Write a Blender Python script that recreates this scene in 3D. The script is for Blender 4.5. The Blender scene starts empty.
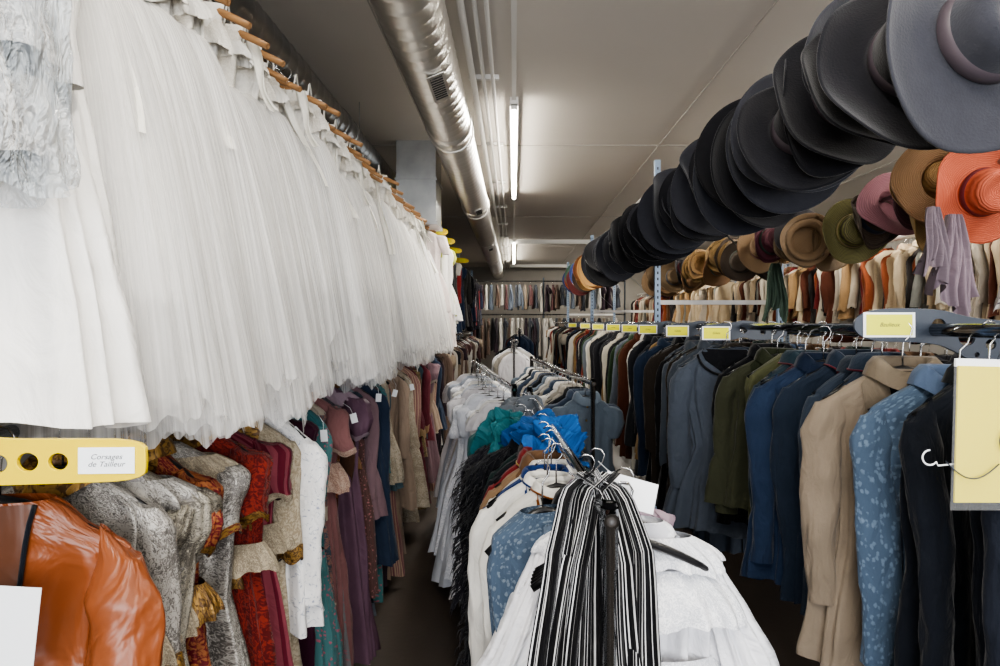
import bpy, math, numpy as np, random
from mathutils import Vector, Matrix
CZ=1.75
pi=math.pi
# ------------------------------------------------------------------ materials
def lin(c):
    if isinstance(c,str):
        c=c.lstrip('#'); c=[int(c[i:i+2],16)/255 for i in (0,2,4)]
    return tuple(((x+.055)/1.055)**2.4 if x>.04045 else x/12.92 for x in c)+(1.,)
_mc={}
def base(name,col,rough=.6,metal=0.,spec=.5):
    k=('b',name)
    if k in _mc: return _mc[k]
    m=bpy.data.materials.new(name); m.use_nodes=True
    b=m.node_tree.nodes['Principled BSDF']
    b.inputs['Base Color'].default_value=lin(col); b.inputs['Roughness'].default_value=rough
    b.inputs['Metallic'].default_value=metal; b.inputs['Specular IOR Level'].default_value=spec
    _mc[k]=m; return m
def noisy(name,col,col2,scale=5,rough=.6,metal=0.,bump=.1,bscale=40,coord='Object',stretch=(1,1,1),spec=.5):
    m=base(name,col,rough,metal,spec); nt=m.node_tree; N=nt.nodes; L=nt.links; b=N['Principled BSDF']
    if len(N)>2: return m
    tc=N.new('ShaderNodeTexCoord'); mp=N.new('ShaderNodeMapping'); mp.inputs['Scale'].default_value=stretch
    L.new(tc.outputs[coord],mp.inputs[0])
    n=N.new('ShaderNodeTexNoise'); n.inputs['Scale'].default_value=scale; n.inputs['Detail'].default_value=5
    L.new(mp.outputs[0],n.inputs['Vector'])
    mx=N.new('ShaderNodeMix'); mx.data_type='RGBA'; mx.inputs[6].default_value=lin(col); mx.inputs[7].default_value=lin(col2)
    L.new(n.outputs['Fac'],mx.inputs[0]); L.new(mx.outputs[2],b.inputs['Base Color'])
    n2=N.new('ShaderNodeTexNoise'); n2.inputs['Scale'].default_value=bscale; L.new(mp.outputs[0],n2.inputs['Vector'])
    bp=N.new('ShaderNodeBump'); bp.inputs['Strength'].default_value=bump; bp.inputs['Distance'].default_value=.01
    L.new(n2.outputs['Fac'],bp.inputs['Height']); L.new(bp.outputs[0],b.inputs['Normal'])
    return m
_fc={}
def fab(col,kind='plain',col2='#ffffff',rough=.85,scale=1.,bump=.35,thr=.5,name='fabric'):
    key=(col,kind,col2,rough,scale,bump,thr)
    if key in _fc: return _fc[key]
    m=bpy.data.materials.new('%s_%s_%s'%(name,kind,str(col).strip('#'))); m.use_nodes=True
    nt=m.node_tree; N=nt.nodes; L=nt.links; b=N['Principled BSDF']
    b.inputs['Roughness'].default_value=rough
    b.inputs['Specular IOR Level'].default_value=.5 if rough<.5 else .12
    b.inputs['Sheen Weight'].default_value=.1 if rough>.5 else .0
    b.inputs['Sheen Roughness'].default_value=.4
    if rough==.4 and kind in('lace','brocade'): b.inputs['Metallic'].default_value=.45
    tc=N.new('ShaderNodeTexCoord'); mp=N.new('ShaderNodeMapping'); mp.inputs['Scale'].default_value=(scale,scale,scale)
    L.new(tc.outputs['UV'],mp.inputs[0]); V=mp.outputs[0]
    nz=N.new('ShaderNodeTexNoise'); nz.inputs['Scale'].default_value=9; nz.inputs['Detail'].default_value=4; L.new(V,nz.inputs['Vector'])
    fac=None
    def thresh(sock,t,soft=.03,inv=False):
        r=N.new('ShaderNodeMapRange'); r.inputs[1].default_value=t-soft; r.inputs[2].default_value=t+soft
        if inv: r.inputs[3].default_value=1; r.inputs[4].default_value=0
        L.new(sock,r.inputs[0]); return r.outputs[0]
    if kind in('stripe','hstripe'):
        w=N.new('ShaderNodeTexWave'); w.wave_type='BANDS'; w.bands_direction='X' if kind=='stripe' else 'Y'
        w.inputs['Scale'].default_value=12; w.inputs['Distortion'].default_value=.15; L.new(V,w.inputs['Vector']); fac=thresh(w.outputs['Fac'],thr,.06)
    elif kind=='multistripe':
        sx=N.new('ShaderNodeSeparateXYZ'); L.new(V,sx.inputs[0])
        n1=N.new('ShaderNodeTexNoise'); n1.noise_dimensions='1D'; n1.inputs['Scale'].default_value=75; n1.inputs['Detail'].default_value=1; L.new(sx.outputs[0],n1.inputs['W'])
        fac=thresh(n1.outputs['Fac'],thr,.012)
    elif kind=='floral':
        v=N.new('ShaderNodeTexVoronoi'); v.inputs['Scale'].default_value=60; L.new(V,v.inputs['Vector'])
        ad=N.new('ShaderNodeMath'); ad.operation='MULTIPLY_ADD'; ad.inputs[1].default_value=.8; L.new(nz.outputs['Fac'],ad.inputs[0]); 
        nz.inputs['Scale'].default_value=120
        L.new(v.outputs['Distance'],ad.inputs[2]); fac=thresh(ad.outputs[0],.66*thr/.5,.08,True)
    elif kind=='brocade':
        nz.inputs['Scale'].default_value=55; nz.inputs['Distortion'].default_value=1.8; fac=thresh(nz.outputs['Fac'],thr,.05)
    elif kind=='lace':
        nz.inputs['Scale'].default_value=85; nz.inputs['Distortion'].default_value=3.2; nz.inputs['Detail'].default_value=6
        n3=N.new('ShaderNodeTexNoise'); n3.inputs['Scale'].default_value=13; n3.inputs['Distortion'].default_value=1.; L.new(V,n3.inputs['Vector'])
        mu=N.new('ShaderNodeMath'); mu.operation='MULTIPLY_ADD'; mu.inputs[1].default_value=.5; L.new(n3.outputs['Fac'],mu.inputs[0]); L.new(nz.outputs['Fac'],mu.inputs[2])
        fac=thresh(mu.outputs[0],.75,.09)
    mx=N.new('ShaderNodeMix'); mx.data_type='RGBA'; mx.inputs[6].default_value=lin(col)
    if fac is None:
        c=lin(col); mx.inputs[7].default_value=tuple(min(1,x*.72) for x in c[:3])+(1,)
        L.new(nz.outputs['Fac'],mx.inputs[0])
    else:
        mx.inputs[7].default_value=lin(col2); L.new(fac,mx.inputs[0])
    L.new(mx.outputs[2],b.inputs['Base Color'])
    n2=N.new('ShaderNodeTexNoise'); n2.inputs['Scale'].default_value=9 if rough<.5 else 16; n2.inputs['Detail'].default_value=3 if rough<.5 else 6; n2.inputs['Roughness'].default_value=.5; n2.inputs['Distortion'].default_value=.8
    mp2=N.new('ShaderNodeMapping'); mp2.inputs['Scale'].default_value=(1.4,.7,1); L.new(tc.outputs['UV'],mp2.inputs[0]); L.new(mp2.outputs[0],n2.inputs['Vector'])
    bp=N.new('ShaderNodeBump'); bp.inputs['Strength'].default_value=bump; bp.inputs['Distance'].default_value=.04
    L.new(n2.outputs['Fac'],bp.inputs['Height']); 
    if fac is not None:
        bp2=N.new('ShaderNodeBump'); bp2.inputs['Strength'].default_value=.4; bp2.inputs['Distance'].default_value=.003
        L.new(fac,bp2.inputs['Height']); L.new(bp.outputs[0],bp2.inputs['Normal']); L.new(bp2.outputs[0],b.inputs['Normal'])
    else: L.new(bp.outputs[0],b.inputs['Normal'])
    _fc[key]=m; return m
def tulle(name,col,alpha,trans=.35):
    m=bpy.data.materials.new(name); m.use_nodes=True; nt=m.node_tree; N=nt.nodes; L=nt.links
    N.remove(N['Principled BSDF']); out=N['Material Output']
    tc=N.new('ShaderNodeTexCoord'); mp=N.new('ShaderNodeMapping'); mp.inputs['Scale'].default_value=(110,1.2,1); L.new(tc.outputs['UV'],mp.inputs[0])
    n=N.new('ShaderNodeTexNoise'); n.inputs['Scale'].default_value=1; n.inputs['Detail'].default_value=4; L.new(mp.outputs[0],n.inputs['Vector'])
    bp=N.new('ShaderNodeBump'); bp.inputs['Strength'].default_value=.2; bp.inputs['Distance'].default_value=.006; L.new(n.outputs['Fac'],bp.inputs['Height'])
    d=N.new('ShaderNodeBsdfDiffuse'); d.inputs[0].default_value=lin(col); t=N.new('ShaderNodeBsdfTranslucent'); t.inputs[0].default_value=lin(col)
    L.new(bp.outputs[0],d.inputs['Normal'])
    a=N.new('ShaderNodeMixShader'); a.inputs[0].default_value=trans; L.new(d.outputs[0],a.inputs[1]); L.new(t.outputs[0],a.inputs[2])
    if alpha<1:
        tr=N.new('ShaderNodeBsdfTransparent'); b=N.new('ShaderNodeMixShader')
        r=N.new('ShaderNodeMapRange'); r.inputs[1].default_value=.3; r.inputs[2].default_value=.7; r.inputs[3].default_value=alpha-.2; r.inputs[4].default_value=min(1,alpha+.2)
        L.new(n.outputs['Fac'],r.inputs[0]); L.new(r.outputs[0],b.inputs[0]); L.new(tr.outputs[0],b.inputs[1]); L.new(a.outputs[0],b.inputs[2]); L.new(b.outputs[0],out.inputs[0])
    else: L.new(a.outputs[0],out.inputs[0])
    return m
def emis(name,col,s):
    m=bpy.data.materials.new(name); m.use_nodes=True; b=m.node_tree.nodes['Principled BSDF']
    b.inputs['Emission Color'].default_value=lin(col); b.inputs['Emission Strength'].default_value=s; return m
CHROME=noisy('chrome','#c9ccd0','#a9adb2',3,.16,1.,.02)
STEEL=noisy('galvanised_steel','#b9bab8','#8b8d8e',7,.3,.9,.08,60)
DSTEEL=noisy('zinc_post','#93a3b5','#6f7f92',9,.45,.6,.1,60)
BLKPL=base('black_plastic','#141416',.35)
WOOD=noisy('hanger_wood','#a87f55','#86603c',8,.5,0,.05,40,stretch=(1,1,8))
WIRE=base('hook_wire','#b0b0b0',.25,1.)
PAPER=base('paper_white','#e8ebee',.8)
LABY=base('label_yellow','#dfdc18',.6)
BLKFAB=fab('#121317')
# ------------------------------------------------------------------ mesh builder
class MB:
    def __init__(s): s.V=[];s.F=[];s.U=[];s.Mi=[];s.S=[];s.n=0;s.mats=[];s.X=None
    def mi(s,m):
        if m not in s.mats: s.mats.append(m)
        return s.mats.index(m)
    def grid(s,P,m,closed=False,smooth=True,us=1.,vs=1.,uo=0.,vo=0.):
        P=np.asarray(P,float); r,c=P.shape[:2]
        idx=np.arange(r*c).reshape(r,c)+s.n
        nc=c if closed else c-1
        j=np.arange(nc); j2=(j+1)%c
        a=idx[:-1][:,j];b=idx[:-1][:,j2];d=idx[1:][:,j2];e=idx[1:][:,j]
        s.F.append(np.stack([a,e,d,b],-1).reshape(-1,4))
        u0=np.broadcast_to(j/nc,(r-1,nc)); u1=np.broadcast_to((j+1)/nc,(r-1,nc))
        v0=np.broadcast_to((np.arange(r-1)/(r-1))[:,None],(r-1,nc)); v1=v0+1/(r-1)
        uv=np.stack([np.stack([u0,v0],-1),np.stack([u0,v1],-1),np.stack([u1,v1],-1),np.stack([u1,v0],-1)],2).reshape(-1,4,2)
        s.U.append(uv*np.array([us,vs])+np.array([uo,vo]))
        P=P.reshape(-1,3)
        if s.X is not None:
            P=P@s.X[:3,:3].T+s.X[:3,3]
        s.V.append(P); s.n+=len(P)
        nf=(r-1)*nc; s.Mi.append(np.full(nf,s.mi(m))); s.S.append(np.full(nf,smooth))
    def tube(s,path,r,m,n=10,cap=True,smooth=True,us=1.,vs=1.):
        path=np.asarray(path,float); k=len(path); r=np.broadcast_to(np.asarray(r,float),(k,))
        T=np.gradient(path,axis=0); T/=np.linalg.norm(T,axis=1)[:,None]+1e-9
        up=np.array([0,0,1.]) if abs(T[0][2])<.9 else np.array([0,1.,0])
        rings=[]; prev=None
        for i in range(k):
            u=up if prev is None else prev
            u=u-T[i]*np.dot(u,T[i]); u/=np.linalg.norm(u)+1e-9; prev=u; v=np.cross(T[i],u)
            a=np.linspace(0,2*pi,n,endpoint=False)
            rings.append(path[i]+r[i]*(np.cos(a)[:,None]*u+np.sin(a)[:,None]*v))
        if cap:
            rings=[np.repeat(path[:1],n,0),rings[0].copy()]+rings+[rings[-1].copy(),np.repeat(path[-1:],n,0)]
        s.grid(np.array(rings),m,True,smooth,us,vs)
    def box(s,c,d,m,Rm=None):
        c=np.array(c,float); d=np.array(d,float)/2
        for ax in range(3):
            for sg in(-1,1):
                o=[k for k in range(3) if k!=ax]; P=np.zeros((2,2,3))
                for i in(0,1):
                    for j in(0,1):
                        p=np.zeros(3); p[ax]=sg*d[ax]; p[o[0]]=(2*i-1)*d[o[0]]; p[o[1]]=(2*j-1)*d[o[1]]; P[i,j]=p
                if Rm is not None: P=P@np.array(Rm).T
                s.grid(P+c,m,smooth=False)
    def revolve(s,prof,m,n=32,center=(0,0,0),ax='z',us=1,vs=1):
        prof=np.array(prof,float); a=np.linspace(0,2*pi,n,endpoint=False)
        P=np.zeros((len(prof),n,3)); P[...,0]=prof[:,0:1]*np.cos(a); P[...,1]=prof[:,0:1]*np.sin(a); P[...,2]=prof[:,1:2]
        if ax=='y': P=P[...,[0,2,1]]
        if ax=='x': P=P[...,[2,0,1]]
        s.grid(P+np.array(center),m,True,us=us,vs=vs)
    def obj(s,name,loc=(0,0,0),rot=(0,0,0),parent=None):
        me=bpy.data.meshes.new(name); V=np.concatenate(s.V); F=np.concatenate(s.F)
        me.vertices.add(len(V)); me.vertices.foreach_set('co',V.ravel())
        me.loops.add(F.size); me.loops.foreach_set('vertex_index',F.ravel().astype(np.int32))
        me.polygons.add(len(F)); me.polygons.foreach_set('loop_start',(np.arange(len(F))*4).astype(np.int32))
        for m in s.mats: me.materials.append(m)
        me.polygons.foreach_set('material_index',np.concatenate(s.Mi).astype(np.int32))
        me.polygons.foreach_set('use_smooth',np.concatenate(s.S))
        uv=me.uv_layers.new(name='UVMap'); uv.data.foreach_set('uv',np.concatenate(s.U).ravel())
        me.update(calc_edges=True); me.validate()
        o=bpy.data.objects.new(name,me); bpy.context.collection.objects.link(o)
        o.location=loc; o.rotation_euler=rot
        if parent: o.parent=parent
        return o
def xf(loc,rz=0,ry=0,rx=0,sc=1.):
    return np.array(Matrix.Translation(loc)@Matrix.Rotation(rz,4,'Z')@Matrix.Rotation(ry,4,'Y')@Matrix.Rotation(rx,4,'X')@Matrix.Scale(sc,4))
def Z(z): return CZ+z
def cusp(th): return 1-2*np.abs(np.sin(th/2))**.85
def wrinkler(rng,n=9,kmax=5,mmin=6,mmax=38):
    K=rng.integers(-kmax,kmax+1,n); Mx=rng.uniform(mmin,mmax,n); P=rng.uniform(0,6.28,n); C=rng.uniform(.4,1,n)/np.sqrt(n)*(14/(8+Mx))
    def W(a,s): return sum(C[i]*cusp(K[i]*a+Mx[i]*s+P[i]+1.1*np.sin(K[i-1]*a+Mx[i-1]*.3*s)) for i in range(n))
    return W
def ruffle(mb,w0,d0,z0,w1,d1,z1,k,A,m,rng,na=220,nr=8,yo=0.):
    a=np.linspace(0,2*pi,na,endpoint=False)[None,:]; t=np.linspace(0,1,nr)[:,None]; p=rng.uniform(0,6,4)
    f=A*t**.8*(cusp(k*a+p[0])+.5*cusp(int(k*1.6)*a+p[1])+.4*np.sin(3*a+p[2]))
    z=z0+(z1-z0)*t+.012*t*np.sin(4*a+p[3])-.25*f
    mb.grid(np.stack([(w0+(w1-w0)*np.sin(t*pi/2)+f)*np.cos(a),(d0+(d1-d0)*np.sin(t*pi/2)+f)*np.sin(a)+yo,z+0*a],-1),m,True,us=1.4,vs=abs(z1-z0))
# ------------------------------------------------------------------ garments
def hanger(mb,mat,arm=.19,wood=False):
    r=.011 if wood else .008
    xs=np.linspace(-arm,arm,13)
    P=np.stack([xs,np.zeros(13),-.098-.085*(np.abs(xs)/arm)**1.4],-1)
    mb.tube(P,np.interp(np.abs(xs),[0,arm],[r*1.3,r]),mat,8)
    mb.tube([(0,0,-.098),(0,0,-.06),(.002,0,-.03),(.017,0,-.014),(.022,0,.004),(.013,0,.019),(-.004,0,.022),(-.018,0,.012)],.0022,WIRE,6)
def garment(mb,rng,M,L=.8,sw=.2,waist=.175,hemw=.22,depth=.045,hemd=.07,folds=.012,nf=9,sleeves='long',front='lapel',
            collar=True,hang=True,res=1.,sl=.6,nexp=2.5,hb=False,cuff=False,arm_r=.048,wide_neck=0.,wr_=1.,collar_s=1.):
    nz=-.095
    ks=[2,3,5,nf,nf+3,nf*2-1]; am=[.4,.5,.55,.8,.5,.2]
    ph=rng.uniform(0,6.28,6); tw=rng.uniform(-2.5,2.5,6); wob=rng.uniform(0,6.28); wa=rng.uniform(.003,.014)
    W=wrinkler(rng,11)
    ws_=max(.35,min(.42,L*.55)); nk=.055+wide_neck
    xs=[0,.012,.045,.08,.125,.25,ws_,ws_+(L-ws_)*.4,L]; wv=[nk,nk+.02,max(.13,nk+.03),sw-.018,sw-.004,sw-.008,waist,(waist*.45+hemw*.55),hemw]
    dx=[0,.05,.12,.3,L]; dv=[.03,.034,.036,depth,hemd]
    def S(a,s,off=0.):
        a,s=np.broadcast_arrays(np.asarray(a,float),np.asarray(s,float))
        w=np.interp(s,xs,wv); d=np.interp(s,dx,dv)
        A=folds*np.clip((s-.06)/(L-.06),0,1)**.65
        f=sum(am[i]*(cusp(ks[i]*a+ph[i]+tw[i]*s) if i>1 else np.sin(ks[i]*a+ph[i]+tw[i]*s)) for i in range(6))*A
        f=f+.007*wr_*W(a,s)*np.clip((s-.02)/.1,0,1)
        c,n=np.cos(a),np.sin(a); e=2/nexp
        x=(w+f+off)*np.sign(c)*np.abs(c)**e+wa*np.sin(s*5+wob)
        y=(d+f+off)*np.sign(n)*np.abs(n)**e
        z=nz-s-(s/L)*(.012*np.sin(2*a+ph[1])+.006*np.sin(5*a+ph[3]))
        return np.stack([x,y,z],-1)
    def SX(x,s,off):
        x,s=np.broadcast_arrays(np.asarray(x,float),np.asarray(s,float))
        w=np.interp(s,xs,wv); c=np.clip(np.abs(x)/w,0,.97)**(nexp/2)*np.sign(x)
        return S(-np.arccos(c),s,off)
    na=int(76*res) if res>=1 else int(44*res+14); nr=int(36*res)+6
    a=np.linspace(-pi/2,1.5*pi,na,endpoint=False)[None,:]
    s=(L*np.linspace(0,1,nr)**1.3)[:,None]
    mb.grid(S(a,s),M['main'],True,us=.9,vs=L,uo=rng.uniform(0,3))
    if hb:
        for q0,q1 in((L-.07,L+.004),(L-.13,L-.112),(L-.19,L-.18)):
            s2=np.linspace(q0,q1,3)[:,None]; mb.grid(S(a,s2,.004),M['trim'],True,us=.9,vs=.07)
    def strip(x0,x1,s0,s1,off,m,k=12,nx=3):
        t=np.linspace(0,1,k); ss=s0+(s1-s0)*t
        X0=np.interp(t,np.linspace(0,1,len(x0)),x0); X1=np.interp(t,np.linspace(0,1,len(x1)),x1)
        q=np.linspace(0,1,nx)[None,:]; mb.grid(SX(X0[:,None]*(1-q)+X1[:,None]*q,ss[:,None],off),m,us=.1,vs=abs(s1-s0))
    if front and res>=.6:
        if front=='lapel':
            strip([-.05,-.03,-.004],[.05,.03,.004],.005,.30,.003,M['lining'],8,5)
            for q in(-1,1):
                strip([q*.045,q*.03,0],[q*.10,q*.095,q*.008],.012,.32,.008,M['trim'])
            strip([-.004],[.004],.30,L,.005,M['lining'],16,2)
            for b in np.arange(.34,min(L-.08,.62),.09):
                p=SX(.022,b,.01); mb.revolve([(0,-.004),(.009,-.003),(.01,0),(.006,.003),(0,.003)],M['metal'],10,p,'y')
        elif front=='piping':
            strip([-.06,-.05,-.03],[.06,.05,.03],.004,.1,.003,M['lining'],5,5)
            for q in(-1,1):
                strip([q*.06,q*.045,q*.012,q*.008],[q*.068,q*.054,q*.019,q*.014],.006,L*.98,.006,M['trim'],24)
            strip([-.004],[.004],.1,L,.004,M['lining'],16,2)
        elif front=='openv':
            strip([-.075,-.06,-.012,-.03],[.06,.05,.002,.0],.003,L*.96,.003,M['lining'],20,7)
            for q,xx in((-1,[-.075,-.06,-.012,-.03]),(1,[.06,.05,.002,.0])):
                mb.tube(SX(np.interp(np.linspace(0,1,30),np.linspace(0,1,4),xx),np.linspace(.004,L*.96,30),.006),.0035,M['trim'],6)
        elif front=='button':
            strip([-.014],[.014],.03,L*.98,.006,M['trim'],20)
            for b in np.arange(.06,L-.1,.085):
                p=SX(0,b,.012); mb.revolve([(0,-.004),(.007,-.003),(.007,.002),(0,.002)],M['metal'],8,p,'y')
        elif front=='bodice':
            strip([-.09,-.07,-.02],[.09,.07,.02],.01,.36,.005,M['trim'],14,7)
            for b in np.linspace(.08,.32,6):
                mb.tube(SX(np.linspace(-.05,.05,5),b+.01*np.array([0,1,0,1,0]),.012),.0025,M['lining'],5)
        elif front=='scoop':
            strip([-nk*1.2,-nk*.9,-.01],[nk*1.2,nk*.9,.01],.002,.10,.003,M['lining'],7,7)
            aa=np.linspace(-pi*.95,-pi*.05,20); xx=np.cos(aa)*nk*1.25; st=.012+.1*np.abs(np.sin(aa))
            mb.tube(SX(xx,st,.008),.006,M['trim'],6)
    if collar and res>=.5:
        rr=[(.0,.0),(-.004,.024),(.01,.029),(.024,.012),(.034,-.018)]
        P=[]
        for o,h in rr:
            q=S(a[0],0.,(o+.002)*collar_s); q=q.copy(); fr=np.clip(-np.sin(a[0]),0,1)**3
            q[:,2]+=(h-.035*fr)*collar_s; P.append(q)
        mb.grid(np.array(P),M['trim'] if front!='piping' else M['main'],True,us=.3,vs=.06)
        if front=='piping': mb.tube(np.concatenate([P[-1],P[-1][:1]]),.003,M['trim'],5,cap=False)
    if sleeves!='none':
        for sd in(-1,1):
            n=int(34*res)+6; m_=int(20*res)+8
            if sleeves=='pleat': n=26; m_=90
            t=np.linspace(0,1,n)[:,None]; al=np.linspace(0,2*pi,m_,endpoint=False)[None,:]
            ln={'long':sl,'short':.2,'puff':.2,'bell':sl,'pleat':sl}[sleeves]*rng.uniform(.93,1.05); sp=rng.uniform(-.035,.03); fy=rng.uniform(-.09,.03); p1=rng.uniform(0,6); p2=rng.uniform(0,6)
            r=np.interp(t,[0,.04,.15,.55,.9,1],{'long':[.01,.03,arm_r,arm_r*.95,arm_r*.82,arm_r*.82],'short':[.01,.035,.05,.052,.055,.055],
                 'puff':[.01,.045,.064,.07,.052,.042],'bell':[.01,.035,arm_r,arm_r*.9,arm_r*1.3,arm_r*1.5],'pleat':[.01,.04,.05,.075,.1,.105]}[sleeves])
            WS=wrinkler(rng,11,3,8,60)
            off={'pleat':.1}.get(sleeves,0)
            cx=sd*(np.interp(t,[0,.06,.2,1],[sw-.055,sw-.03,sw-.012,sw-.008+sp+off]))+.016*np.sin(t*4+p1)*t
            wr=1+.22*wr_*WS(al,t*ln)*np.clip(t*6,0,1)+.1*np.sin(2*al+p2+t*3)
            if sleeves=='puff': wr=wr+.08*cusp(11*al+p1)+.05*cusp(17*al+p2)
            if sleeves=='pleat': wr=wr+(.16*cusp(13*al+p1+t)+.08*cusp(22*al+p2))*np.clip(t*4,0,1)
            x=cx+r*wr*np.cos(al); y=fy*np.sin(t*2.2)+r*(.6 if sleeves!='pleat' else .8)*wr*np.sin(al); z=nz-.055-t*ln+0*al
            if cuff or sleeves=='pleat': z=z-.01*t*np.sin(3*al+p2)
            z=z+np.where(t<.06,(sd*np.cos(al))*-.01,0)
            mb.grid(np.stack([x+0*al,y,z],-1),M['main'],True,us=.35,vs=ln,uo=rng.uniform(0,2))
            e=np.stack([x+0*al,y,z],-1)[-1]; cen=e.mean(0)
            mb.grid(np.array([e,cen+(e-cen)*.9+[0,0,.015],np.repeat(cen[None],len(e),0)+[0,0,.03]]),M['lining'],True)
            if cuff:
                k=max(3,n//7); G_=np.stack([x+0*al,y,z],-1)[-k:]; cc=G_.mean(1,keepdims=True); G_=cc+(G_-cc)*np.array([1.08,1.08,1]); mb.grid(G_,M['trim'],True,us=.3,vs=.08)
    if hang: hanger(mb,M.get('hanger',BLKPL),min(.19,sw-.015),M.get('wood',False))
def mats(main,trim=None,lining=None,metal=None,hanger_=None,wood=False):
    return dict(main=main,trim=trim or main,lining=lining or BLKFAB,metal=metal or base('brass_button','#8a7448',.35,1.),hanger=hanger_ or BLKPL,wood=wood)
def put(name,M,x,z,y,rz=0.,seed=None,sc=1.,ry=0.,extra=None,**k):
    rng=np.random.default_rng(seed if seed is not None else int(y*1000)+int(abs(x)*77)); mb=MB()
    garment(mb,rng,M,**k)
    if extra: extra(mb,rng)
    o=mb.obj(name,(x,y,Z(z)),(0,ry,rz)); o.scale=(sc,sc,sc); return o
def massrow(name,x,z,y0,y1,sp,pal,seed,res=.5,jx=.04,jr=.25,axis='y',**kw):
    rng=np.random.default_rng(seed); mb=MB(); y=y0
    while y<y1:
        p=pal[rng.integers(len(pal))]; main=p[0]; trim=p[1] if len(p)>1 else None
        if axis=='y': mb.X=xf((x+rng.uniform(-jx,jx),y,Z(z)+rng.uniform(-.02,.005)),rng.uniform(-jr,jr),rng.uniform(-.04,.04))
        else: mb.X=xf((y,x,Z(z)),pi/2+rng.uniform(-jr,jr))
        k=dict(L=rng.uniform(.75,1.0),sw=rng.uniform(.165,.22),hemw=rng.uniform(.19,.25),folds=rng.uniform(.01,.024),
               sleeves=['long','long','long','none','puff'][rng.integers(5)],front='button',cuff=rng.random()<.4,nf=int(rng.integers(7,12)),collar=rng.random()<.6)
        for q,v in kw.items(): k[q]=v(rng) if callable(v) else v
        garment(mb,rng,mats(main,trim),res=res,**k); y+=sp*rng.uniform(.6,1.4)
    return mb.obj(name)
# ------------------------------------------------------------------ room
YB=18.; XL=-2.3; XR=5.2; CH=1.65; Y0=-3.
CEIL=noisy('ceiling_paint','#cfc9c1','#c5bfb7',1.2,.45,0,.03,20)
WALL=noisy('wall_paint','#a29d95','#938f88',1.5,.8,0,.05,30)
FLOOR=noisy('floor_screed','#4a4038','#332d28',2.5,.45,0,.1,30)
def slab(name,c,d,m): b=MB(); b.box(c,d,m); return b.obj(name)
slab('floor',((XL+XR)/2,(YB+Y0)/2,-.05),(XR-XL,YB-Y0,.1),FLOOR)
slab('ceiling',((XL+XR)/2,(YB+Y0)/2,Z(CH)+.05),(XR-XL,YB-Y0,.1),CEIL)
slab('wall_left',(XL-.05,(YB+Y0)/2,Z(CH)/2),(.1,YB-Y0,Z(CH)),WALL)
slab('wall_right',(XR+.05,(YB+Y0)/2,Z(CH)/2),(.1,YB-Y0,Z(CH)),WALL)
slab('wall_far',((XL+XR)/2,YB+.05,Z(CH)/2),(XR-XL+.2,.1,Z(CH)),WALL)
b=MB(); W_=XR-XL; H=Z(CH)
b.box(((XL+XR)/2,Y0-.05,.4),(W_,.1,.8),WALL); b.box(((XL+XR)/2,Y0-.05,H-.15),(W_,.1,.3),WALL)
b.box((XL+.2,Y0-.05,H/2),(.4,.1,H),WALL); b.box((XR-.6,Y0-.05,H/2),(1.2,.1,H),WALL)
b.obj('wall_rear')
b=MB(); FR=base('window_frame','#dddddd',.4)
for zx in(.82,H-.32): b.box((1.,Y0-.02,zx),(6.,.06,.05),FR)
for xx in np.linspace(XL+.42,XR-1.22,5): b.box((xx,Y0-.02,H/2+.25),(.06,.06,H-1.1),FR)
b.obj('window_1')
slab('baseboard_left',(XL+.01,(YB+Y0)/2,.05),(.02,YB-Y0,.1),base('trim_grey','#77736d',.5))
b=MB(); SE=base('seam_grey','#a9a49e',.6)
for xx in(-1.9,-.75,1.35,2.6,3.9): b.box((xx,(YB+Y0)/2,Z(CH)-.003),(.006,YB-Y0,.006),SE)
for yy in(2.2,5.6,9.4,13,17): b.box(((XL+XR)/2,yy,Z(CH)-.002),(XR-XL,.006,.004),SE)
b.obj('trim_1')
b=MB(); WHT=base('white_enamel','#d8d6d2',.4)
b.box((1.0,11.9,Z(CH)-.06),(2.2,.08,.08),WHT); b.box((1.0,17,Z(CH)-.06),(2.2,.08,.08),WHT); b.obj('ceiling_crossbeam')
def duct(name,x,z,r,y0,y1,n=32,pitch=.11,m=STEEL):
    mb=MB(); k=int((y1-y0)/.014); y=np.linspace(y0,y1,k)[:,None]; a=np.linspace(0,2*pi,n,endpoint=False)[None,:]
    fr=(y/pitch+a/(2*pi))%1.; rr=r+.006*np.exp(-((fr-.5)/.09)**2)
    P=np.stack([x+rr*np.cos(a),y+0*a,Z(z)+rr*np.sin(a)],-1); mb.grid(P,m,True)
    for yy in np.arange(y0+1.1,y1,2.9):
        mb.revolve([(r,-.05),(r+.014,-.045),(r+.014,.045),(r,.05)],m,n,(x,yy,Z(z)),'y')
        mb.tube([(x-r-.01,yy+.2,Z(z)),(x-r-.01,yy+.2,Z(CH))],.004,m,6); mb.tube([(x+r+.01,yy+.2,Z(z)),(x+r+.01,yy+.2,Z(CH))],.004,m,6)
        mb.revolve([(r+.004,-.015),(r+.013,-.014),(r+.013,.014),(r+.004,.015)],m,n,(x,yy+.2,Z(z)),'y')
    return mb
SPIR=noisy('spiral_duct_steel','#dedbd6','#c6c2bb',6,.33,.85,.03,30)
mb=duct('d',-.47,1.43,.155,.3,17.8,m=SPIR)
G=base('grille_dark','#1c1c1c',.6)
for yy in(3.15,6.9,10.5):
    A_=math.radians(-68)
    for i in range(10):
        c=np.array([-.47+.162*math.cos(A_),yy+i*.03,Z(1.43)+.162*math.sin(A_)]); Rm=np.array(Matrix.Rotation(-(A_+pi/2),3,'Y'))
        mb.box(c,(.07,.012,.004),G,Rm)
    mb.box(np.array([-.47+.16*math.cos(A_),yy+.135,Z(1.43)+.16*math.sin(A_)]),(.1,.34,.003),SPIR,Rm)
mb.obj('spiral_air_duct')
duct('d',-1.27,1.42,.10,.3,12,24).obj('spiral_air_duct')
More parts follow.
